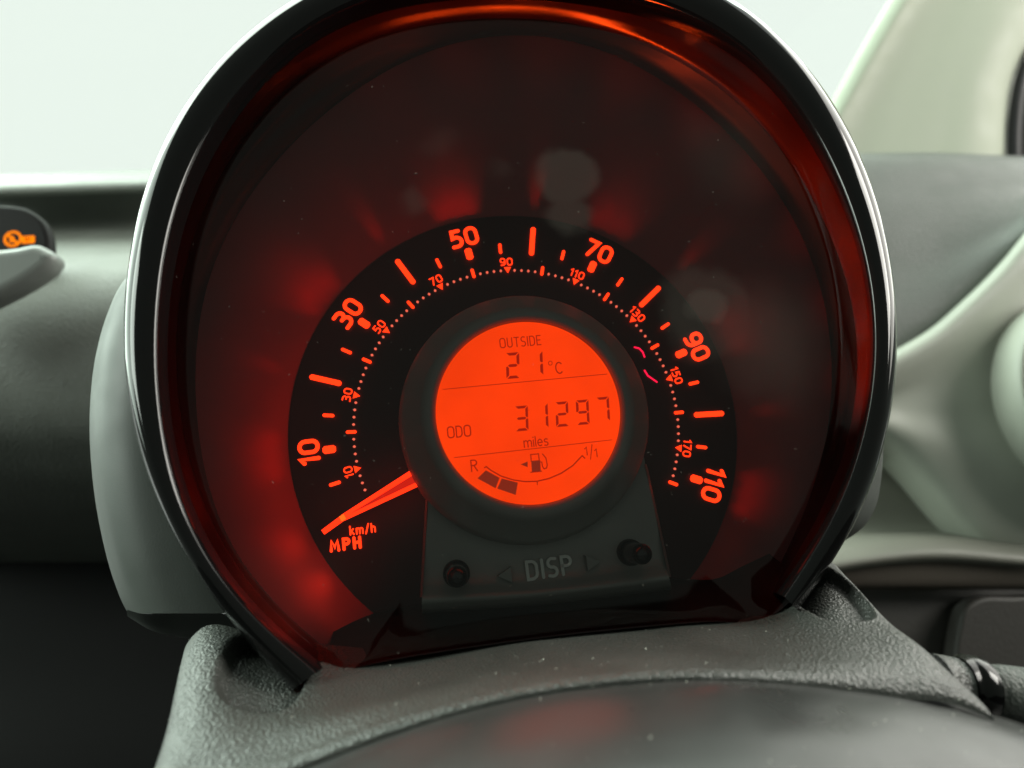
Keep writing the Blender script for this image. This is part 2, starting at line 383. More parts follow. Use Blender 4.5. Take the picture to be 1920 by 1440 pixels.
# ------------------------------------------------------------------ passenger side of the dashboard
dl = thing('dashboard', 'grey grained dashboard with an overhanging ledge, left of the round instrument pod', 'dashboard', P(60, 900, -0.16))
def hr(y0, y1, n, x0=-160, x1=420, b=0): return rail([(x0, y0 + (y0 - y1) * 0.3, n), (x0 + (x1 - x0) * .5, (y0 + y1) / 2 - b, n), (x1, y1 + (y1 - y0) * .1, n)])
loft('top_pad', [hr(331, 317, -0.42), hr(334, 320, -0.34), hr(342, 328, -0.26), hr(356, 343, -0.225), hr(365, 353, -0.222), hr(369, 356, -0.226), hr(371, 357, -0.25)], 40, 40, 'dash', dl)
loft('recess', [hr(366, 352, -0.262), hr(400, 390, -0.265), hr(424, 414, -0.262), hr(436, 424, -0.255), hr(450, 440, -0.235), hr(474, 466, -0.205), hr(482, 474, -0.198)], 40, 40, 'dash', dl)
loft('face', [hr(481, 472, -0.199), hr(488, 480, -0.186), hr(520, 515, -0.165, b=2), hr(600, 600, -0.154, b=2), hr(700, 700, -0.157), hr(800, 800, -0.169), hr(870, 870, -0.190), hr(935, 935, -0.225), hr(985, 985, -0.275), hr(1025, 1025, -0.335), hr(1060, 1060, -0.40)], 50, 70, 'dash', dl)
loft('footwell_shade', [hr(1010, 1010, -0.385), hr(1080, 1080, -0.388), hr(1250, 1250, -0.385), hr(1450, 1450, -0.37), hr(1800, 1800, -0.36)], 40, 30, 'dashdark', dl)  # near-black sheet, its colour standing in for the shade of the footwell

# trim spear and airbag lamp at the left edge
def P2(x, y, n): q = P(x, y, n); return (q.x, q.y)
ct = thing('dashboard_trim', 'smooth grey spear-shaped trim end on the dashboard at the left edge', 'trim', P(30, 560, -0.13))
slab('cover', [P2(x, y, -0.132) for x, y in ((-140, 482), (-40, 479), (40, 472), (82, 466), (100, 474), (116, 488), (108, 505), (80, 528), (40, 552), (0, 572), (-60, 600), (-140, 640))], -0.125, 0.014, 0.005, 'trim', ct, smooth_n=90)
al = thing('airbag_lamp', 'dark oval lamp window with a glowing amber passenger airbag symbol', 'warning lamp', P(30, 450, -0.16))
slab('housing', [P2(x, y, -0.164) for x, y in ((-90, 500), (-110, 440), (-70, 400), (0, 390), (60, 398), (92, 425), (101, 455), (97, 500))], -0.16, 0.008, 0.0025, 'floor', al, smooth_n=70)
ax = P(22.5, 447, -0.159); sc = (0.1888 + 0.159) / F
V, Fc = [], []; ribbon(arc(0, 0, 14 * sc, 14 * sc, 0, 360, 28), 4 * sc, 0, V, Fc); ribbon([(-9 * sc, 9 * sc), (9 * sc, -9 * sc)], 3 * sc, 2e-5, V, Fc)
ribbon(arc(-2 * sc, 1 * sc, 3.5 * sc, 4 * sc, 0, 300, 8), 2 * sc, 4e-5, V, Fc); ribbon([(-6 * sc, -7 * sc), (-2 * sc, -5 * sc), (5 * sc, -7 * sc)], 2 * sc, 6e-5, V, Fc)
link('symbol', mesh('symbol', V, Fc), 'amber', al, Matrix.Translation((ax.x, ax.y, -0.1596)), False)
bx = P(51, 448, -0.159)
link('symbol_tab', bar_mesh(22 * sc, 14 * sc, 3e-4, 0.1), 'amber', al, Matrix.Translation((bx.x, bx.y, -0.16)))
text('lettering', 'ON', Vector((bx.x, bx.y, -0.15955)), 0, 7 * sc, 1.6 * sc, 'seg', al)

# ------------------------------------------------------------------ driver side: pillar, dashboard end, vent, lower panels
ap = thing('windscreen_pillar', 'pale cream windscreen pillar trim rising at the upper right', 'pillar', P(1720, 290, -0.22))
loft('trim_panel', [rail([(1760, -140), (1665, 2), (1560, 186), (1500, 300)], -0.262), rail([(1772, -140), (1677, 2), (1570, 188), (1510, 305)], -0.252),
                    rail([(1792, -140), (1697, 2), (1588, 192), (1525, 310)], -0.247), rail([(1815, -140), (1722, 2), (1612, 194), (1545, 315)], -0.250),
                    rail([(1860, -140), (1775, 10), (1690, 180), (1650, 320)], -0.250), rail([(1900, -140), (1830, 10), (1775, 180), (1755, 320)], -0.247),
                    rail([(1950, -140), (1890, 10), (1840, 160), (1825, 320)], -0.245), rail([(2010, -140), (1960, 10), (1890, 140), (1872, 320)], -0.253),
                    rail([(2030, -140), (1985, 10), (1912, 140), (1895, 320)], -0.270)], 30, 60, 'pillar', ap)
tube('door_seal', catmull([P(2010, -60, -0.262), P(1950, 60, -0.258), P(1912, 160, -0.256), P(1902, 235, -0.256), P(1901, 330, -0.256)], 30), 0.0042, 'rubber', ap)
loft('door_frame', [rail([(1990, 60), (1925, 160), (1912, 235), (1910, 330)], -0.258), rail([(2060, 60), (1990, 160), (1980, 235), (1980, 330)], -0.262)], 14, 6, 'dashdark', ap)

dr = thing('dashboard_end', 'grey dashboard end beside the door, right of the instrument pod', 'dashboard', P(1750, 1000, -0.15))
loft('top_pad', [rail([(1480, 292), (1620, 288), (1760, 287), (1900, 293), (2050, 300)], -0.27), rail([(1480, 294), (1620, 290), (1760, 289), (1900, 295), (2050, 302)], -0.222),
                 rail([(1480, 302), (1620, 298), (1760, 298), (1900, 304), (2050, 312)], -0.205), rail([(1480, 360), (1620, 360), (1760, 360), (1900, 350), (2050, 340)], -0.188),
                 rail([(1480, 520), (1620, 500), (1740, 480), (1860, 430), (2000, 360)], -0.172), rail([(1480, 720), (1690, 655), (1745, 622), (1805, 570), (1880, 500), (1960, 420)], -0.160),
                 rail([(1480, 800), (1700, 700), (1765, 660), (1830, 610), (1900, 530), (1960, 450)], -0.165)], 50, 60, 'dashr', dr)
LIP = [(1565, 712), (1625, 684), (1685, 654), (1742, 620), (1802, 569), (1872, 500), (1935, 422), (1990, 345)]
loft('vent_pod', [rail(LIP, -0.175, dx=-2), rail(LIP, -0.154), rail(LIP, -0.1475, dx=4, dy=5), rail(LIP, -0.1450, dx=12, dy=14), rail(LIP, -0.1460, dx=24, dy=28), rail(LIP, -0.1490, dx=38, dy=44),
                  rail([(1565, 770), (1640, 762), (1700, 768), (1760, 770), (1820, 765), (1880, 740), (1940, 700), (2050, 640)], -0.152),
                  rail([(1565, 800), (1640, 792), (1700, 815), (1760, 850), (1820, 890), (1880, 920), (1940, 940), (2050, 950)], -0.150),
                  rail([(1565, 835), (1640, 820), (1695, 858), (1745, 908), (1800, 970), (1850, 1016), (1940, 1040), (2050, 1050)], -0.157),
                  rail([(1565, 850), (1630, 845), (1680, 885), (1728, 940), (1780, 1000), (1835, 1045), (1940, 1062), (2050, 1070)], -0.172),
                  rail([(1565, 860), (1620, 860), (1668, 900), (1716, 955), (1768, 1012), (1825, 1055), (1940, 1072), (2050, 1080)], -0.195)], 60, 70, 'pale', dr)
loft('dash_shelf', [rail([(1480, 640), (1960, 640)], -0.19), rail([(1480, 900), (1960, 900)], -0.185), rail([(1480, 995), (1960, 990)], -0.182), rail([(1480, 1018), (1700, 1000), (1960, 1012)], -0.168),
                     rail([(1480, 1060), (1600, 1038), (1720, 1022), (1960, 1036)], -0.150), rail([(1480, 1082), (1600, 1058), (1720, 1044), (1960, 1058)], -0.146), rail([(1480, 1092), (1600, 1068), (1720, 1056), (1960, 1068)], -0.150)], 40, 50, 'ledge', dr)
loft('knee_band', [rail([(1480, 1080), (1600, 1062), (1720, 1054), (1960, 1064)], -0.151), rail([(1480, 1100), (1960, 1100)], -0.155), rail([(1480, 1106), (1960, 1106)], -0.165)], 30, 20, 'brown', dr)
loft('knee_panel', [rail([(1480, 1090), (1960, 1090)], -0.17), rail([(1480, 1150), (1960, 1150)], -0.168), rail([(1480, 1500), (1960, 1500)], -0.172)], 20, 10, 'dark', dr)
q = [P2(x, y, -0.155) for x, y in ((1790, 1250), (1800, 1180), (1812, 1140), (1835, 1124), (1900, 1120), (2000, 1122), (2000, 1300), (1785, 1300))]
slab('switch_blank', q, -0.155, 0.01, 0.002, 'dark', dr, smooth_n=80)

vc = P(2114, 736, -0.128)
av = thing('air_vent', 'round dashboard air vent with a pale ring, cut by the right edge', 'air vent', (vc.x, vc.y - 0.026, -0.14))
vr = (0.1888 + 0.128) / F
lathe('ring', [(218 * vr, -0.150), (241 * vr, -0.147), (241 * vr, -0.133), (238 * vr, -0.1292), (232 * vr, -0.1275), (226 * vr, -0.1290), (224 * vr, -0.134), (224 * vr, -0.146)], 'pale', av, 140, (vc.x, vc.y))
lathe('nozzle', [(221 * vr, -0.146), (220.5 * vr, -0.1335), (217 * vr, -0.1305), (208 * vr, -0.1310), (150 * vr, -0.139), (1e-4, -0.141)], 'dash', av, 140, (vc.x, vc.y))

# ================================================================== instrument pod
ic = thing('instrument_cluster', 'round speedometer pod with glossy black rim and glowing red-orange scale', 'speedometer', (0, -0.06, 0))
# contours measured along the rim, from its lower left end over the top to its lower right end
OUT = [(545, 1297), (430, 1165), (340, 1030), (280, 900), (243, 760), (230, 660), (236, 560), (252, 450), (298, 280), (345, 195), (395, 130), (480, 52), (600, -30), (760, -85), (940, -102), (1120, -92), (1280, -52), (1370, -6), (1450, 60), (1562, 190), (1612, 290), (1645, 380), (1673, 510), (1681, 640), (1674, 745), (1655, 840), (1620, 950), (1575, 1050), (1497, 1146)]
CRE = [(590, 1262), (467, 1163), (377, 1037), (330, 923), (300, 780), (290, 690), (291, 600), (303, 510), (330, 350), (372, 258), (433, 177), (520, 82), (630, 10), (770, -38), (940, -54), (1110, -42), (1260, 0), (1345, 45), (1420, 100), (1512, 210), (1565, 310), (1600, 400), (1632, 520), (1642, 640), (1632, 745), (1612, 830), (1573, 960), (1530, 1047), (1472, 1120)]
BRD = [(610, 1250), (485, 1150), (398, 1030), (352, 920), (324, 780), (316, 690), (318, 600), (328, 510), (360, 380), (402, 285), (462, 205), (545, 112), (640, 48), (780, 10), (950, 0), (1100, 10), (1230, 42), (1320, 75), (1393, 105), (1478, 215), (1530, 300), (1570, 365), (1612, 480), (1630, 620), (1624, 745), (1602, 830), (1560, 950), (1512, 1050), (1455, 1112)]
SEA = [(620, 1240), (500, 1140), (418, 1020), (372, 910), (340, 780), (332, 690), (336, 600), (345, 510), (378, 400), (420, 318), (478, 240), (560, 150), (650, 92), (785, 50), (950, 38), (1100, 46), (1210, 86), (1290, 128), (1375, 180), (1450, 262), (1500, 335), (1538, 405), (1578, 500), (1606, 620), (1604, 745), (1585, 830), (1545, 940), (1502, 1040), (1448, 1110)]
WAL = [(625, 1235), (506, 1136), (432, 1018), (388, 905), (355, 780), (348, 690), (352, 600), (362, 500), (392, 410), (432, 335), (492, 262), (575, 178), (665, 122), (795, 74), (950, 58), (1095, 66), (1195, 110), (1270, 158), (1347, 210), (1425, 290), (1475, 360), (1513, 425), (1553, 510), (1588, 620), (1590, 745), (1572, 830), (1535, 930), (1494, 1030), (1442, 1108)]
BOW = [(630, 1230), (513, 1133), (443, 1047), (403, 947), (376, 800), (369, 720), (376, 640), (396, 500), (425, 450), (470, 380), (525, 300), (600, 225), (690, 165), (810, 92), (950, 70), (1085, 78), (1180, 120), (1262, 168), (1340, 230), (1410, 300), (1460, 370), (1500, 435), (1530, 520), (1552, 640), (1556, 750), (1540, 850), (1510, 950), (1475, 1040), (1437, 1106)]
def topn(base, drop):                        # the rim stands a little lower at its top
    return lambda i: base - drop * max(0.0, math.sin(math.pi * i / 28)) ** 3
def fair(r, n):                              # even out the measured contour without shrinking it
    def sm(q):
        for _ in range(n): q = [q[0]] + [(x + y * 2 + z) / 4 for x, y, z in zip(q, q[1:], q[2:])] + [q[-1]]
        return q
    out = sm(r)
    for _ in range(2): out = [p + e for p, e in zip(out, sm([x - y for x, y in zip(r, out)]))]
    return out
def con(pts, fn, dx=0, dy=0):
    r = catmull([P(x + dx, y + dy, fn(i)) for i, (x, y) in enumerate(pts)], 120)
    return fair(r, 75)
cx0, cy0 = 955, 660
def inset(pts, k): return [(cx0 + (x - cx0) * k, cy0 + (y - cy0) * k) for x, y in pts]
def mid(a, b, t): return [(p[0] + (q[0] - p[0]) * t, p[1] + (q[1] - p[1]) * t) for p, q in zip(a, b)]
NU = 170
n_cre = topn(0.036, 0.006)
rim = loft('rim', [con(BRD, topn(0.0285, 0.006)), con(mid(BRD, CRE, .55), topn(0.0338, 0.006)), con(mid(BRD, CRE, .88), topn(0.0358, 0.006)), con(CRE, n_cre), con(mid(CRE, OUT, .30), topn(0.0366, 0.006)),
                   con(mid(CRE, OUT, .62), topn(0.0365, 0.006)), con(mid(CRE, OUT, .86), topn(0.0355, 0.006)), con(mid(CRE, OUT, .97), topn(0.0335, 0.006)), con(OUT, topn(0.0305, 0.006)), con(inset(OUT, .985), topn(0.014, 0.004)), con(inset(OUT, .95), topn(-0.006, 0))], NU, 60, 'gloss', ic)
loft('hood_wall', [con(mid(BRD, SEA, -.02), topn(0.0283, 0.006)), con(mid(BRD, SEA, .5), topn(0.0252, 0.005)), con(mid(BRD, SEA, .93), topn(0.0222, 0.0045)), con(SEA, topn(0.0212, 0.0045))], NU, 24, 'hood', ic)
loft('wall_ring', [con(mid(SEA, WAL, .03), topn(0.0207, 0.0045)), con(mid(SEA, WAL, .4), topn(0.0186, 0.004)), con(WAL, topn(0.0150, 0.003)), con(mid(WAL, BOW, .6), topn(0.0115, 0.002)), con(BOW, topn(0.0082, 0.002)), con(mid(WAL, BOW, 1.1), topn(0.004, 0.002))], NU, 20, 'gap', ic)
# bowl between the scale plate and the wall
E = con(mid(WAL, BOW, 0.80), topn(0.0092, 0.002)); E = [P(860, 1440, 0.009), P(730, 1340, 0.009)] + E[3:-3] + [P(1385, 1230, 0.009), P(1300, 1320, 0.009)]; Ed = fair(catmull(E, NU), 30)
R0 = 0.0622
inner, rows = [], []
for p in Ed:
    a = math.atan2(p.y, p.x); inner.append(Vector(((R0 - .001) * math.cos(a), (R0 - .001) * math.sin(a), -0.0012)))
for j in range(16):
    t = j / 15; rows.append([a.lerp(b, t) + Vector((0, 0, 0.0012 * math.sin(math.pi * t))) for a, b in zip(inner, Ed)])
v, f = grid(rows); link('bowl', mesh('bowl', v, f), 'bowl', ic)
lathe('dial_plate', [(R0, -0.004), (R0, -0.0003), (R0 - 0.0003, 0), (0.02, 0)], 'plate', ic, 160)
lathe('backing_plate', [(0.078, -0.0052), (0.0001, -0.0052)], 'gap', ic, 80)
bk = con(inset(OUT, .95), topn(-0.006, 0))
loft('back_case', [bk, [p * 0.9 + Vector((0, 0.004, -0.02)) for p in bk], [p * 0.5 + Vector((0, 0.014, -0.034)) for p in bk], [p * 0.02 + Vector((0, 0.014, -0.036)) for p in bk]], NU, 14, 'gap', ic)
fl = [(1530, 1085), (1480, 1122), (1440, 1152), (1320, 1160), (1200, 1170), (1080, 1182), (960, 1197), (840, 1214), (720, 1234), (640, 1252), (596, 1262)]
ff = [P(x, y, 0.0295) for x, y in fl]
loft('floor', [[p + Vector((0, -0.0006, 0.0006)) for p in ff], [p + Vector((0, 0.0003, -0.006)) for p in ff], [p + Vector((0, 0.0035, -0.018)) for p in ff], [p + Vector((0, 0.0062, -0.0255)) for p in ff], [p + Vector((0, 0.0072, -0.0345)) for p in ff]], 80, 24, 'floor', ic)
# backing shell behind the rim
SH = [(300, 470), (228, 532), (200, 592), (181, 660), (169, 760), (172, 880), (190, 1000), (214, 1090), (232, 1135), (240, 1150)]
sh = thing('pod_shell', 'smooth grey moulded shell behind the left of the glossy rim', 'housing', P(300, 1170, -0.02))
loft('side_cover', [rail(SH, -0.055, dx=45), rail(SH, -0.020), rail(SH, -0.006, dx=9), rail(SH, 0.000, dx=30), rail(SH, 0.003, dx=62), rail(SH, 0.004, dx=130), rail(SH, 0.002, dx=260)], 60, 50, 'shell', sh)
loft('underside', [rail([(238, 1143), (262, 1150), (330, 1151), (480, 1150)], 0.0035), rail([(238, 1150), (262, 1158), (330, 1160), (480, 1160)], 0.001), rail([(243, 1158), (275, 1176), (340, 1188), (480, 1196)], -0.010), rail([(260, 1165), (300, 1186), (350, 1197), (480, 1204)], -0.03)], 40, 24, 'shell', sh)
SR = [(1660, 780), (1656, 850), (1652, 900), (1642, 950), (1622, 985), (1590, 1010), (1550, 1030)]
s2 = thing('pod_shell', 'sliver of grey moulded shell showing behind the right of the rim', 'housing', P(1600, 1000, -0.02))
loft('side_cover', [rail(SR, -0.05, dx=-30), rail(SR, -0.018), rail(SR, -0.004, dx=-8, dy=-4), rail(SR, 0.002, dx=-25, dy=-10), rail(SR, 0.004, dx=-110, dy=-30)], 40, 30, 'shell', s2)

# ------------------------------------------------------------------ scale: ticks, dots, numerals
A0, DK = 202.4914, 1.2723868
def ang(km): return math.radians(A0 - DK * km)
def polar(r, a, n=0.0): return Vector((r * math.cos(a), r * math.sin(a), n))
def place(name, me, m, r, a, n=2e-4): return link(name, me, m, ic, Matrix.Translation(polar(r, a, n)) @ Matrix.Rotation(a, 4, 'Z'), smooth=False)
long_me, thick_me, short_me = bar_mesh(0.0088, 0.00150, 2e-4), bar_mesh(0.0035, 0.00205, 2e-4, .25), bar_mesh(0.0031, 0.00092, 2e-4)
for mph in range(5, 111, 5):
    a = ang(mph * 1.609344)
    if mph % 20 == 0: place('scale_bar', long_me, 'num', 0.0543, a)
    elif mph % 10 == 0: place('scale_bar', thick_me, 'num', 0.0516, a)
    else: place('scale_bar', short_me, 'num', 0.0518, a)
    if mph % 20 == 10:
        text('numeral', str(mph), polar(0.0569, a, 3e-4) if mph != 110 else polar(0.0566, a, 3e-4), a - math.pi / 2, 0.0047, 0.00112, 'num', ic, spacing=0.34, squeeze=1.02)
kbar = bar_mesh(0.0028, 0.00090, 2e-4); dot = bar_mesh(0.00078, 0.00068, 2e-4, .4)
tri = mesh('triangle', [(0.0009, -0.0010, 0), (0.0009, 0.0010, 0), (-0.0009, 0, 0), (0.0009, -0.0010, 2e-4), (0.0009, 0.0010, 2e-4), (-0.0009, 0, 2e-4)], [(3, 4, 5), (0, 1, 4, 3), (1, 2, 5, 4), (2, 0, 3, 5)])
for km in range(4, 181, 2):
    a = ang(km)
    if km % 20 == 10:
        place('scale_arrow', tri, 'num', 0.0451, a)
        text('small_numeral', str(km), polar(0.04765, a + math.radians(0.3), 3e-4), a - math.pi / 2, 0.00205, 0.00040, 'num', ic, spacing=0.36, squeeze=1.05)
    elif km % 20 == 0: place('scale_bar', kbar, 'num', 0.0456, a)
    else: place('scale_dot', dot, 'dot', 0.0450, a)
q = P(680, 992, 0); text('unit_lettering', 'km/h', Vector((q.x, q.y, 3e-4)), math.radians(1), 0.0021, 0.00045, 'num', ic, spacing=0.36)
q = P(648, 1020, 0); text('unit_lettering', 'MPH', Vector((q.x, q.y, 3e-4)), math.radians(1), 0.0026, 0.00080, 'num', ic, spacing=0.52)
# added spots imitate backlight leaking past each numeral and long bar onto the bowl
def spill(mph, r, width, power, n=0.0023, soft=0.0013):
    a = ang(mph * 1.609344); l = bpy.data.lights.new('scale_spill_fill', 'SPOT'); l.energy = power; l.color = (1, 0.035, 0.01)
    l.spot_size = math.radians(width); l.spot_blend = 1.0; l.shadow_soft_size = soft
    o = bpy.data.objects.new('scale_spill_fill', l); col.objects.link(o)
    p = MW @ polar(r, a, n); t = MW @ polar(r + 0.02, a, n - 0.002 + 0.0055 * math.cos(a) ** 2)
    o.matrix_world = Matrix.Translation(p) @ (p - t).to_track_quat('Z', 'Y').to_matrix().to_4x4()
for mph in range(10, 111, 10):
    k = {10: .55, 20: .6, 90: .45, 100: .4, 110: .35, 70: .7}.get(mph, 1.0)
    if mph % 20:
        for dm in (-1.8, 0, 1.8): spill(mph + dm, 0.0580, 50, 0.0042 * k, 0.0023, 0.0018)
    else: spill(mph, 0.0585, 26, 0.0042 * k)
spill(0, 0.0560, 62, 0.005, 0.005, 0.003); spill(-5.0, 0.0565, 62, 0.004, 0.005, 0.003)          # two more added past the tip of the glowing needle
# red telltales half hidden behind the centre ring
for (x, y), pts in (((1200, 660), [(-10, 10), (-1, 7), (5, -1), (7, -11)]), ((1222, 706), [(-13, 13), (-8, 2), (0, -5), (8, -12)])):
    c0 = P(x, y, 0); k = 0.19 / F; V, Fc = [], []
    ribbon([(c0.x + a * k, c0.y + b * k) for a, b in pts], 3 * k, 2.5e-4, V, Fc); link('telltale', mesh('telltale', V, Fc), 'pink', ic, smooth=False)

# ------------------------------------------------------------------ needle
NN = 0.0075
tipp, hot, root = P(605, 998, NN), P(642, 971, NN), P(792, 889, NN)
d = (root - tipp).normalized(); s = Vector((-d.y, d.x, 0)); kk = (0.1888 - NN) / F
nd = link('needle', mesh('needle', [hot - s * 5 * kk, root - s * 17 * kk, root + s * 17 * kk, hot + s * 5 * kk], [(0, 1, 2, 3)]), 'needle_core', ic, Matrix.Translation((0, 0, -4e-4)))
def strip(name, a, b, wa, wb, m, parent):
    n = Vector((-(b - a).y, (b - a).x, 0)).normalized(); z = Vector((0, 0, -0.0012))
    top = [a - n * wa, b - n * wb, b + n * wb, a + n * wa]
    return link(name, mesh(name, top + [p + z for p in top], [(0, 1, 2, 3), (0, 1, 5, 4), (1, 2, 6, 5), (2, 3, 7, 6), (3, 0, 4, 7)]), m, parent, smooth=False)
strip('edge_strip', hot + s * 2.5 * kk, root + s * 13 * kk, 3.2 * kk, 5 * kk, 'needle', nd)
strip('edge_strip', hot - s * 2.5 * kk, root - s * 13 * kk, 3.2 * kk, 4 * kk, 'needle', nd)
strip('pointer_tip', tipp, hot, 4.6 * kk, 5.2 * kk, 'needle', nd)
strip('glow_spot', hot - d * 4 * kk + Vector((0, 0, 2e-4)), hot + d * 5 * kk + Vector((0, 0, 2e-4)), 5 * kk, 5.2 * kk, 'tip', nd)

# ------------------------------------------------------------------ centre ring and display
lathe('display_ring', [(0.0325, 0.0), (0.0322, 0.012), (0.0316, 0.0168), (0.0308, 0.0182), (0.0290, 0.0200), (0.0266, 0.0232), (0.0258, 0.0241), (0.0248, 0.0246), (0.0237, 0.0246), (0.0230, 0.0242), (0.0227, 0.0234), (0.0226, 0.0218)], 'ring', ic, 160)
LN = 0.0228
dl_ = bpy.data.lights.new('display_glow_fill', 'AREA'); dl_.shape = 'DISK'; dl_.size = 0.044; dl_.energy = 0.003; dl_.color = (1, 0.03, 0.002)  # disk lamp added over the display to strengthen its red glow
do_ = bpy.data.objects.new('display_glow_fill', dl_); col.objects.link(do_); do_.matrix_world = MW @ Matrix.Translation((0, 0, LN + 0.0004)) @ Matrix.Rotation(math.pi, 4, 'X')
for k in range(9):                           # spots added in front of the display to redden the hood wall, upper right
    a = math.radians(2 + 13 * k); l = bpy.data.lights.new('display_glow_fill', 'SPOT'); l.energy = 0.24 * (1.0 - 0.1 * k); l.color = (1, 0.06, 0.004)
    l.spot_size = math.radians(36); l.spot_blend = 1.0; l.shadow_soft_size = 0.004
    o = bpy.data.objects.new('display_glow_fill', l); col.objects.link(o)
    p = MW @ Vector((0.036 * math.cos(a), 0.036 * math.sin(a), 0.0270)); t = MW @ Vector((0.08 * math.cos(a), 0.08 * math.sin(a), 0.0262))
    o.matrix_world = Matrix.Translation(p) @ (p - t).to_track_quat('Z', 'Y').to_matrix().to_4x4()
for k in range(6):                           # weaker spots added to redden the left of the bowl
    a = math.radians(112 + 20 * k); l = bpy.data.lights.new('display_glow_fill', 'SPOT'); l.energy = 0.005 + 0.0019 * k; l.color = (1, 0.03, 0.012)
    l.spot_size = math.radians(64); l.spot_blend = 1.0; l.shadow_soft_size = 0.008
    o = bpy.data.objects.new('display_glow_fill', l); col.objects.link(o)
    p = MW @ Vector((0.040 * math.cos(a), 0.040 * math.sin(a), 0.022)); t = MW @ Vector((0.070 * math.cos(a), 0.070 * math.sin(a), 0.0))
    o.matrix_world = Matrix.Translation(p) @ (p - t).to_track_quat('Z', 'Y').to_matrix().to_4x4()
lc = P(991.5, 769, LN); kl = (0.1888 - LN) / F
lcd = lathe('display', [(0.0228, LN), (0.0001, LN)], 'lcd', ic, 120, (lc.x, lc.y))
def LP(zx, zy): return P(780 + zx / 3.1304, 560 + zy / 3.1304, LN)          # from the enlarged view of the display
def lp2(zx, zy): q = LP(zx, zy); return (q.x, q.y)
ZL = LN + 1.2e-4
def ltext(txt, zx, zy, hz, wz, m='seg', **kw):
    c = LP(zx, zy); return text('lettering', txt, Vector((c.x, c.y, ZL)), 0, hz / 3.1304 * kl, wz / 3.1304 * kl, m, lcd, **kw)
def lline(name, pts, wz, m='seg'):
    V, Fc = [], []; ribbon([lp2(*p) for p in pts], wz / 3.1304 * kl, ZL, V, Fc); return link(name, mesh(name, V, Fc), m, lcd, smooth=False)
ltext('OUTSIDE', 612, 253, 58, 6, spacing=0.25, squeeze=0.86)
lline('divider', [(158, 533), (1120, 443)], 4); lline('divider', [(226, 933), (1148, 829)], 4)
ltext('ODO', 253, 780, 64, 7, spacing=0.22, squeeze=0.92)
ltext('miles', 703, 838, 58, 6, spacing=0.22)
ltext('R', 341, 980, 64, 7)
ltext('C', 838, 407, 68, 7, squeeze=0.92)
lline('degree_mark', [(788 + 11 * math.cos(t * .5236), 379 + 12 * math.sin(t * .5236)) for t in range(13)], 4)
ltext('1', 998, 895, 46, 6); ltext('/', 1028, 898, 74, 5, squeeze=.75); ltext('1', 1056, 905, 46, 6)
SEG = {'a': (0, 1), 'b': (1, 1), 'c': (1, 0), 'd': (0, 0), 'e': (-1, 0), 'f': (-1, 1), 'g': (0, .5)}
DIG = {'1': 'bc', '2': 'abged', '3': 'abgcd', '7': 'abc', '9': 'abcdfg'}
def digit(ch, zx, zy, wz, hz, tz):
    V, Fc = [], []; c = LP(zx, zy); k = kl / 3.1304; W, H, T = wz * k, hz * k, tz * k; g = T * 0.28
    def poly(pts):
        b = len(V)
        for x, y in pts: V.append((x + 0.075 * y + (c.x), y + c.y, ZL))
        Fc.append(tuple(range(b, b + len(pts))))
    for sname in DIG[ch]:
        if sname in 'adg':
            y = {'a': H / 2, 'd': -H / 2, 'g': 0}[sname]; sg = {'a': -1, 'd': 1, 'g': 0}[sname]
            if sg: poly([(-W / 2 + g, y), (W / 2 - g, y), (W / 2 - g - T, y + sg * T), (-W / 2 + g + T, y + sg * T)])
            else: poly([(-W / 2 + g + T * .4, 0), (-W / 2 + g + T, T / 2), (W / 2 - g - T, T / 2), (W / 2 - g - T * .4, 0), (W / 2 - g - T, -T / 2), (-W / 2 + g + T, -T / 2)])
        else:
            sx = 1 if sname in 'bc' else -1; sy = 1 if sname in 'bf' else -1
            poly([(sx * W / 2, sy * (H / 2 - g)), (sx * W / 2, sy * (g * 1.2)), (sx * (W / 2 - T * .5), sy * g * .8), (sx * (W / 2 - T), sy * (T * .5 + g)), (sx * (W / 2 - T), sy * (H / 2 - g - T))])
    link('digit', mesh('digit', V, Fc), 'seg', lcd, smooth=False)
digit('2', 568, 393, 82, 160, 17); digit('1', 705, 381, 82, 152, 17)
for ch, x, y in (('3', 620, 703), ('1', 737, 688), ('2', 857, 678), ('9', 978, 667), ('7', 1098, 650)): digit(ch, x, y, 78, 150, 15)
arcp = [(403, 992), (412, 986), (440, 1008), (500, 1042), (570, 1064), (640, 1074), (710, 1072), (780, 1056), (850, 1026), (920, 980), (975, 922), (990, 936)]
lline('fuel_arc', arcp, 7); lline('fuel_mark', [(711, 1074), (712, 1092)], 5)
for quad in (((410, 1008), (490, 1052), (467, 1113), (361, 1055)), ((503, 1056), (597, 1080), (585, 1152), (477, 1115))):
    link('fuel_block', mesh('fuel_block', [(*lp2(*p), ZL) for p in quad], [(0, 1, 2, 3)]), 'blk', lcd, smooth=False)
lline('pump_outline', [(676, 955), (673, 915), (719, 911), (723, 950)], 6); lline('pump_base', [(674, 1019), (737, 1013)], 6)
link('pump_body', mesh('pump_body', [(*lp2(*p), ZL) for p in ((676, 953), (728, 948), (732, 1013), (680, 1018))], [(0, 1, 2, 3)]), 'blk', lcd, smooth=False)
lline('pump_hose', [(730, 958), (738, 960), (742, 985), (752, 999), (766, 994), (770, 975), (762, 935), (742, 912)], 6)
link('pump_arrow', mesh('pump_arrow', [(*lp2(*p), ZL) for p in ((614, 973), (655, 956), (655, 989))], [(0, 1, 2)]), 'blk', lcd, smooth=False)

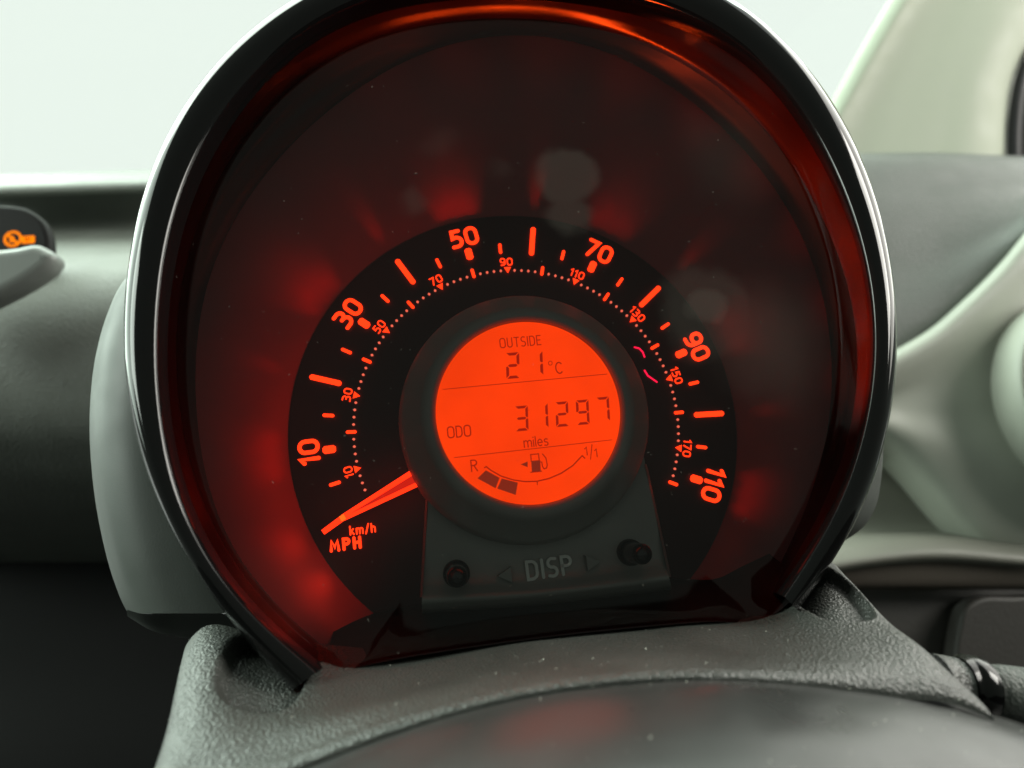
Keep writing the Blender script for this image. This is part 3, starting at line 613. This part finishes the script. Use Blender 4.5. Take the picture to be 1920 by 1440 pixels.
# ------------------------------------------------------------------ button panel below the display
pn = loft('button_panel', [rail([(805, 860), (1000, 850), (1205, 845)], 0.010), rail([(802, 960), (1000, 950), (1222, 930)], 0.0115), rail([(797, 1035), (1000, 1010), (1236, 1000)], 0.0125), rail([(795, 1070), (1010, 1050), (1243, 1030)], 0.0128),
                           rail([(793, 1098), (1010, 1088), (1248, 1058)], 0.0142), rail([(792, 1116), (1010, 1104), (1252, 1074)], 0.0165), rail([(791, 1126), (1012, 1113), (1255, 1084)], 0.0175), rail([(791, 1136), (1014, 1122), (1257, 1092)], 0.0160), rail([(792, 1150), (1014, 1138), (1258, 1108)], 0.006), rail([(792, 1160), (1014, 1150), (1258, 1120)], -0.002)], 50, 60, 'panel', ic)
for nm, x, a, b in (('left_cheek', 0, (-1), 0),):
    pass
for sgn, top, bot in ((-1, (805, 880), (792, 1120)), (1, (1209, 870), (1254, 1082))):
    loft('panel_side', [rail([(top[0], top[1], 0.011), ((top[0] + bot[0]) / 2, (top[1] + bot[1]) / 2, 0.0122), (bot[0], bot[1], 0.0168)]), rail([(top[0] + sgn * 3, top[1], 0.009), ((top[0] + bot[0]) / 2 + sgn * 3, (top[1] + bot[1]) / 2, 0.0105), (bot[0] + sgn * 3, bot[1], 0.0145)]),
                        rail([(top[0] - sgn * 3, top[1], -0.001), ((top[0] + bot[0]) / 2 - sgn * 3, (top[1] + bot[1]) / 2, -0.001), (bot[0] - sgn * 3, bot[1], -0.001)])], 24, 10, 'panel', ic)
q = P(1029, 1064, 0.0135)
text('raised_lettering', 'DISP', Vector((q.x, q.y, 0.0131)), math.radians(1.5), 0.0042, 0.00075, 'raised', pn, spacing=0.34, raise_=0.0012)
for (x, y), sg in (((945, 1078), -1), ((1110, 1054), 1)):
    q = P(x, y, 0.0135); w2, h2 = 13 * kl, 14 * kl
    vv = [(-sg * w2, h2), (-sg * w2, -h2), (sg * w2, 0)]
    link('raised_arrow', mesh('arrow', [(q.x + a, q.y + b, 0.0155) for a, b in vv] + [(q.x + a * 1.12, q.y + b * 1.12, 0.012) for a, b in vv], [(0, 1, 2), (0, 1, 4, 3), (1, 2, 5, 4), (2, 0, 3, 5)]), 'panel', pn, smooth=False)
for x, y in ((856, 1076), (1182, 1036)):
    b = P(x, y, 0.0135)
    kn = lathe('button', [(0.0034, 0.0120), (0.0032, 0.0148), (0.0029, 0.0152), (0.0026, 0.0156), (0.0025, 0.0165), (0.00245, 0.0240), (0.0022, 0.0249), (0.0016, 0.0255), (0.0008, 0.0258), (0.0001, 0.02585)], 'knob', ic, 40, (b.x, b.y))

# ------------------------------------------------------------------ clear cover
bot = [(1440, 1150), (1320, 1158), (1200, 1168), (1080, 1180), (960, 1195), (840, 1212), (720, 1232), (640, 1250)]
edge = con(BRD, topn(0.0283, 0.006)) + [P(x, y, 0.030) for x, y in bot]
ed = catmull(edge, 150, True); cc = Vector((0.004, 0.028, 0))
rows = []
for j in range(1, 21):
    s_ = j / 20; rows.append([Vector((cc.x + (p.x - cc.x) * s_, cc.y + (p.y - cc.y) * s_, p.z * s_ + 0.027 * (1 - s_) + 0.004 * (1 - s_ ** 2))) for p in ed])
v, f = grid(rows, True); v.append(Vector((cc.x, cc.y, 0.031))); k0 = len(v) - 1
f += [(k0, (i + 1) % 150, i) for i in range(150)]
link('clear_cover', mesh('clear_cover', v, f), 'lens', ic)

# ================================================================== steering column
sc_ = thing('column_shroud', 'dark grey grained steering column shroud below the instrument pod', 'column shroud', P(900, 1430, 0.05))
RID = [(250, 1520), (400, 1500), (560, 1442), (700, 1387), (850, 1337), (1000, 1302), (1200, 1277), (1350, 1270), (1500, 1280), (1700, 1306), (1845, 1342), (1960, 1380), (2060, 1420)]
def up(dy, n, xs=0): return rail([(x + xs, y + dy) for x, y in RID], n)
pk = [(P(505, 1262, 0.030), 0.0070, 0.0062), (P(1545, 1125, 0.030), 0.0058, 0.0052)]
def pocket(p):
    for c, rx, rn in pk:
        dx, dn = (p.x - c.x) / rx, (p.z - c.z) / (rn * 2.0)
        r = (abs(dx) ** 3 + abs(dn) ** 3) ** (1 / 3)
        if r < 1.25:
            t = min(1, max(0, (1.25 - r) / 0.25)); p = Vector((p.x, p.y - 0.0035 * t * t * (3 - 2 * t), p.z))
    return p
loft('top_cover', [rail([(340, 1290), (352, 1205), (375, 1180), (500, 1195), (700, 1215), (1000, 1185), (1250, 1160), (1470, 1125), (1545, 1050), (1568, 1060), (1580, 1100)], 0.018),
                   rail([(330, 1310), (348, 1232), (375, 1213), (500, 1232), (640, 1252), (1000, 1203), (1250, 1178), (1470, 1146), (1570, 1085), (1600, 1095), (1625, 1150)], 0.030),
                   rail([(305, 1400), (330, 1325), (365, 1300), (500, 1320), (660, 1310), (1000, 1238), (1250, 1212), (1480, 1195), (1610, 1160), (1660, 1162), (1700, 1210)], 0.042),
                   rail([(270, 1490), (308, 1430), (360, 1400), (500, 1385), (680, 1335), (1000, 1262), (1250, 1234), (1480, 1232), (1640, 1220), (1725, 1216), (1790, 1272)], 0.0535),
                   rail([(262, 1515), (300, 1470), (390, 1447), (545, 1412), (695, 1356), (1000, 1276), (1250, 1248), (1480, 1250), (1665, 1250), (1770, 1262), (1830, 1306)], 0.0582),
                   rail([(262, 1540), (300, 1492), (400, 1468), (553, 1425), (700, 1370), (1000, 1288), (1250, 1260), (1480, 1264), (1680, 1278), (1790, 1292), (1850, 1328)], 0.0608),
                   rail([(262, 1560), (300, 1510), (400, 1486), (558, 1437), (702, 1382), (1000, 1298), (1250, 1270), (1480, 1276), (1690, 1297), (1800, 1312), (1860, 1342)], 0.0616),
                   rail([(262, 1575), (300, 1530), (400, 1500), (561, 1448), (703, 1392), (1000, 1307), (1250, 1279), (1480, 1286), (1692, 1309), (1805, 1325), (1865, 1352)], 0.0614)], 260, 150, 'shroud', sc_, disp=pocket)
loft('inner_liner', [rail([(372, 1204), (500, 1200), (660, 1215)], 0.010), rail([(372, 1300), (500, 1320), (660, 1330)], 0.012)], 12, 6, 'floor', sc_)
hb = thing('steering_wheel_hub', 'smooth dark convex steering hub cover at the bottom edge, dusty', 'steering hub', P(1200, 1500, 0.09))
loft('cover', [up(-10, 0.050), up(0, 0.0585), up(18, 0.067), up(60, 0.0745), up(120, 0.082), up(220, 0.090), up(360, 0.095)], 80, 60, 'hub', hb)

st = thing('wiper_stalk', 'grey control stalk with a black collar beside the column shroud', 'stalk', P(1840, 1330, 0.04))
tube('flange', [P(1752, 1290, 0.045), P(1800, 1293, 0.045)], [0.0068, 0.0062], 'shroud', st, 28)
tube('collar', [P(1798, 1288, 0.046), P(1806, 1289, 0.046), P(1834, 1294, 0.046), P(1842, 1295, 0.046)], [0.0058, 0.0066, 0.0066, 0.0060], 'knob', st, 36)
tube('barrel', [P(1838, 1294, 0.046), P(1850, 1296, 0.046), P(1880, 1300, 0.046), P(2030, 1318, 0.046)], [0.0046, 0.0052, 0.0056, 0.0058], 'dashr', st, 36)

# ------------------------------------------------------------------ dust
bm = bmesh.new()
def fleck(p, r):
    m4 = Matrix.Translation(p) @ Matrix.Rotation(random.random() * 6, 4, 'X') @ Matrix.Rotation(random.random() * 6, 4, 'Y') @ Matrix.Diagonal((r * random.uniform(.7, 2), r, r, 1))
    bmesh.ops.create_icosphere(bm, subdivisions=1, radius=1, matrix=m4)
dg = bpy.context.evaluated_depsgraph_get(); dg.update()
for nm, cnt in (('top_cover', 150), ('cover', 140)):
    o = [x for x in col.objects if x.name.startswith(nm) and x.parent and x.parent.name in ('column_shroud', 'steering_wheel_hub')][0]
    vs = o.data.vertices
    for _ in range(cnt): fleck(random.choice(vs).co + Vector((random.uniform(-1, 1) * 2e-4, 2e-5, 0)), random.choice((5e-5, 6e-5, 8e-5, 1.3e-4)))
me = bpy.data.meshes.new('dust'); bm.to_mesh(me); bm.free()
tag(link('dust', me, 'dust'), 'pale dust specks scattered over the column shroud and hub', 'dust', kind='stuff')
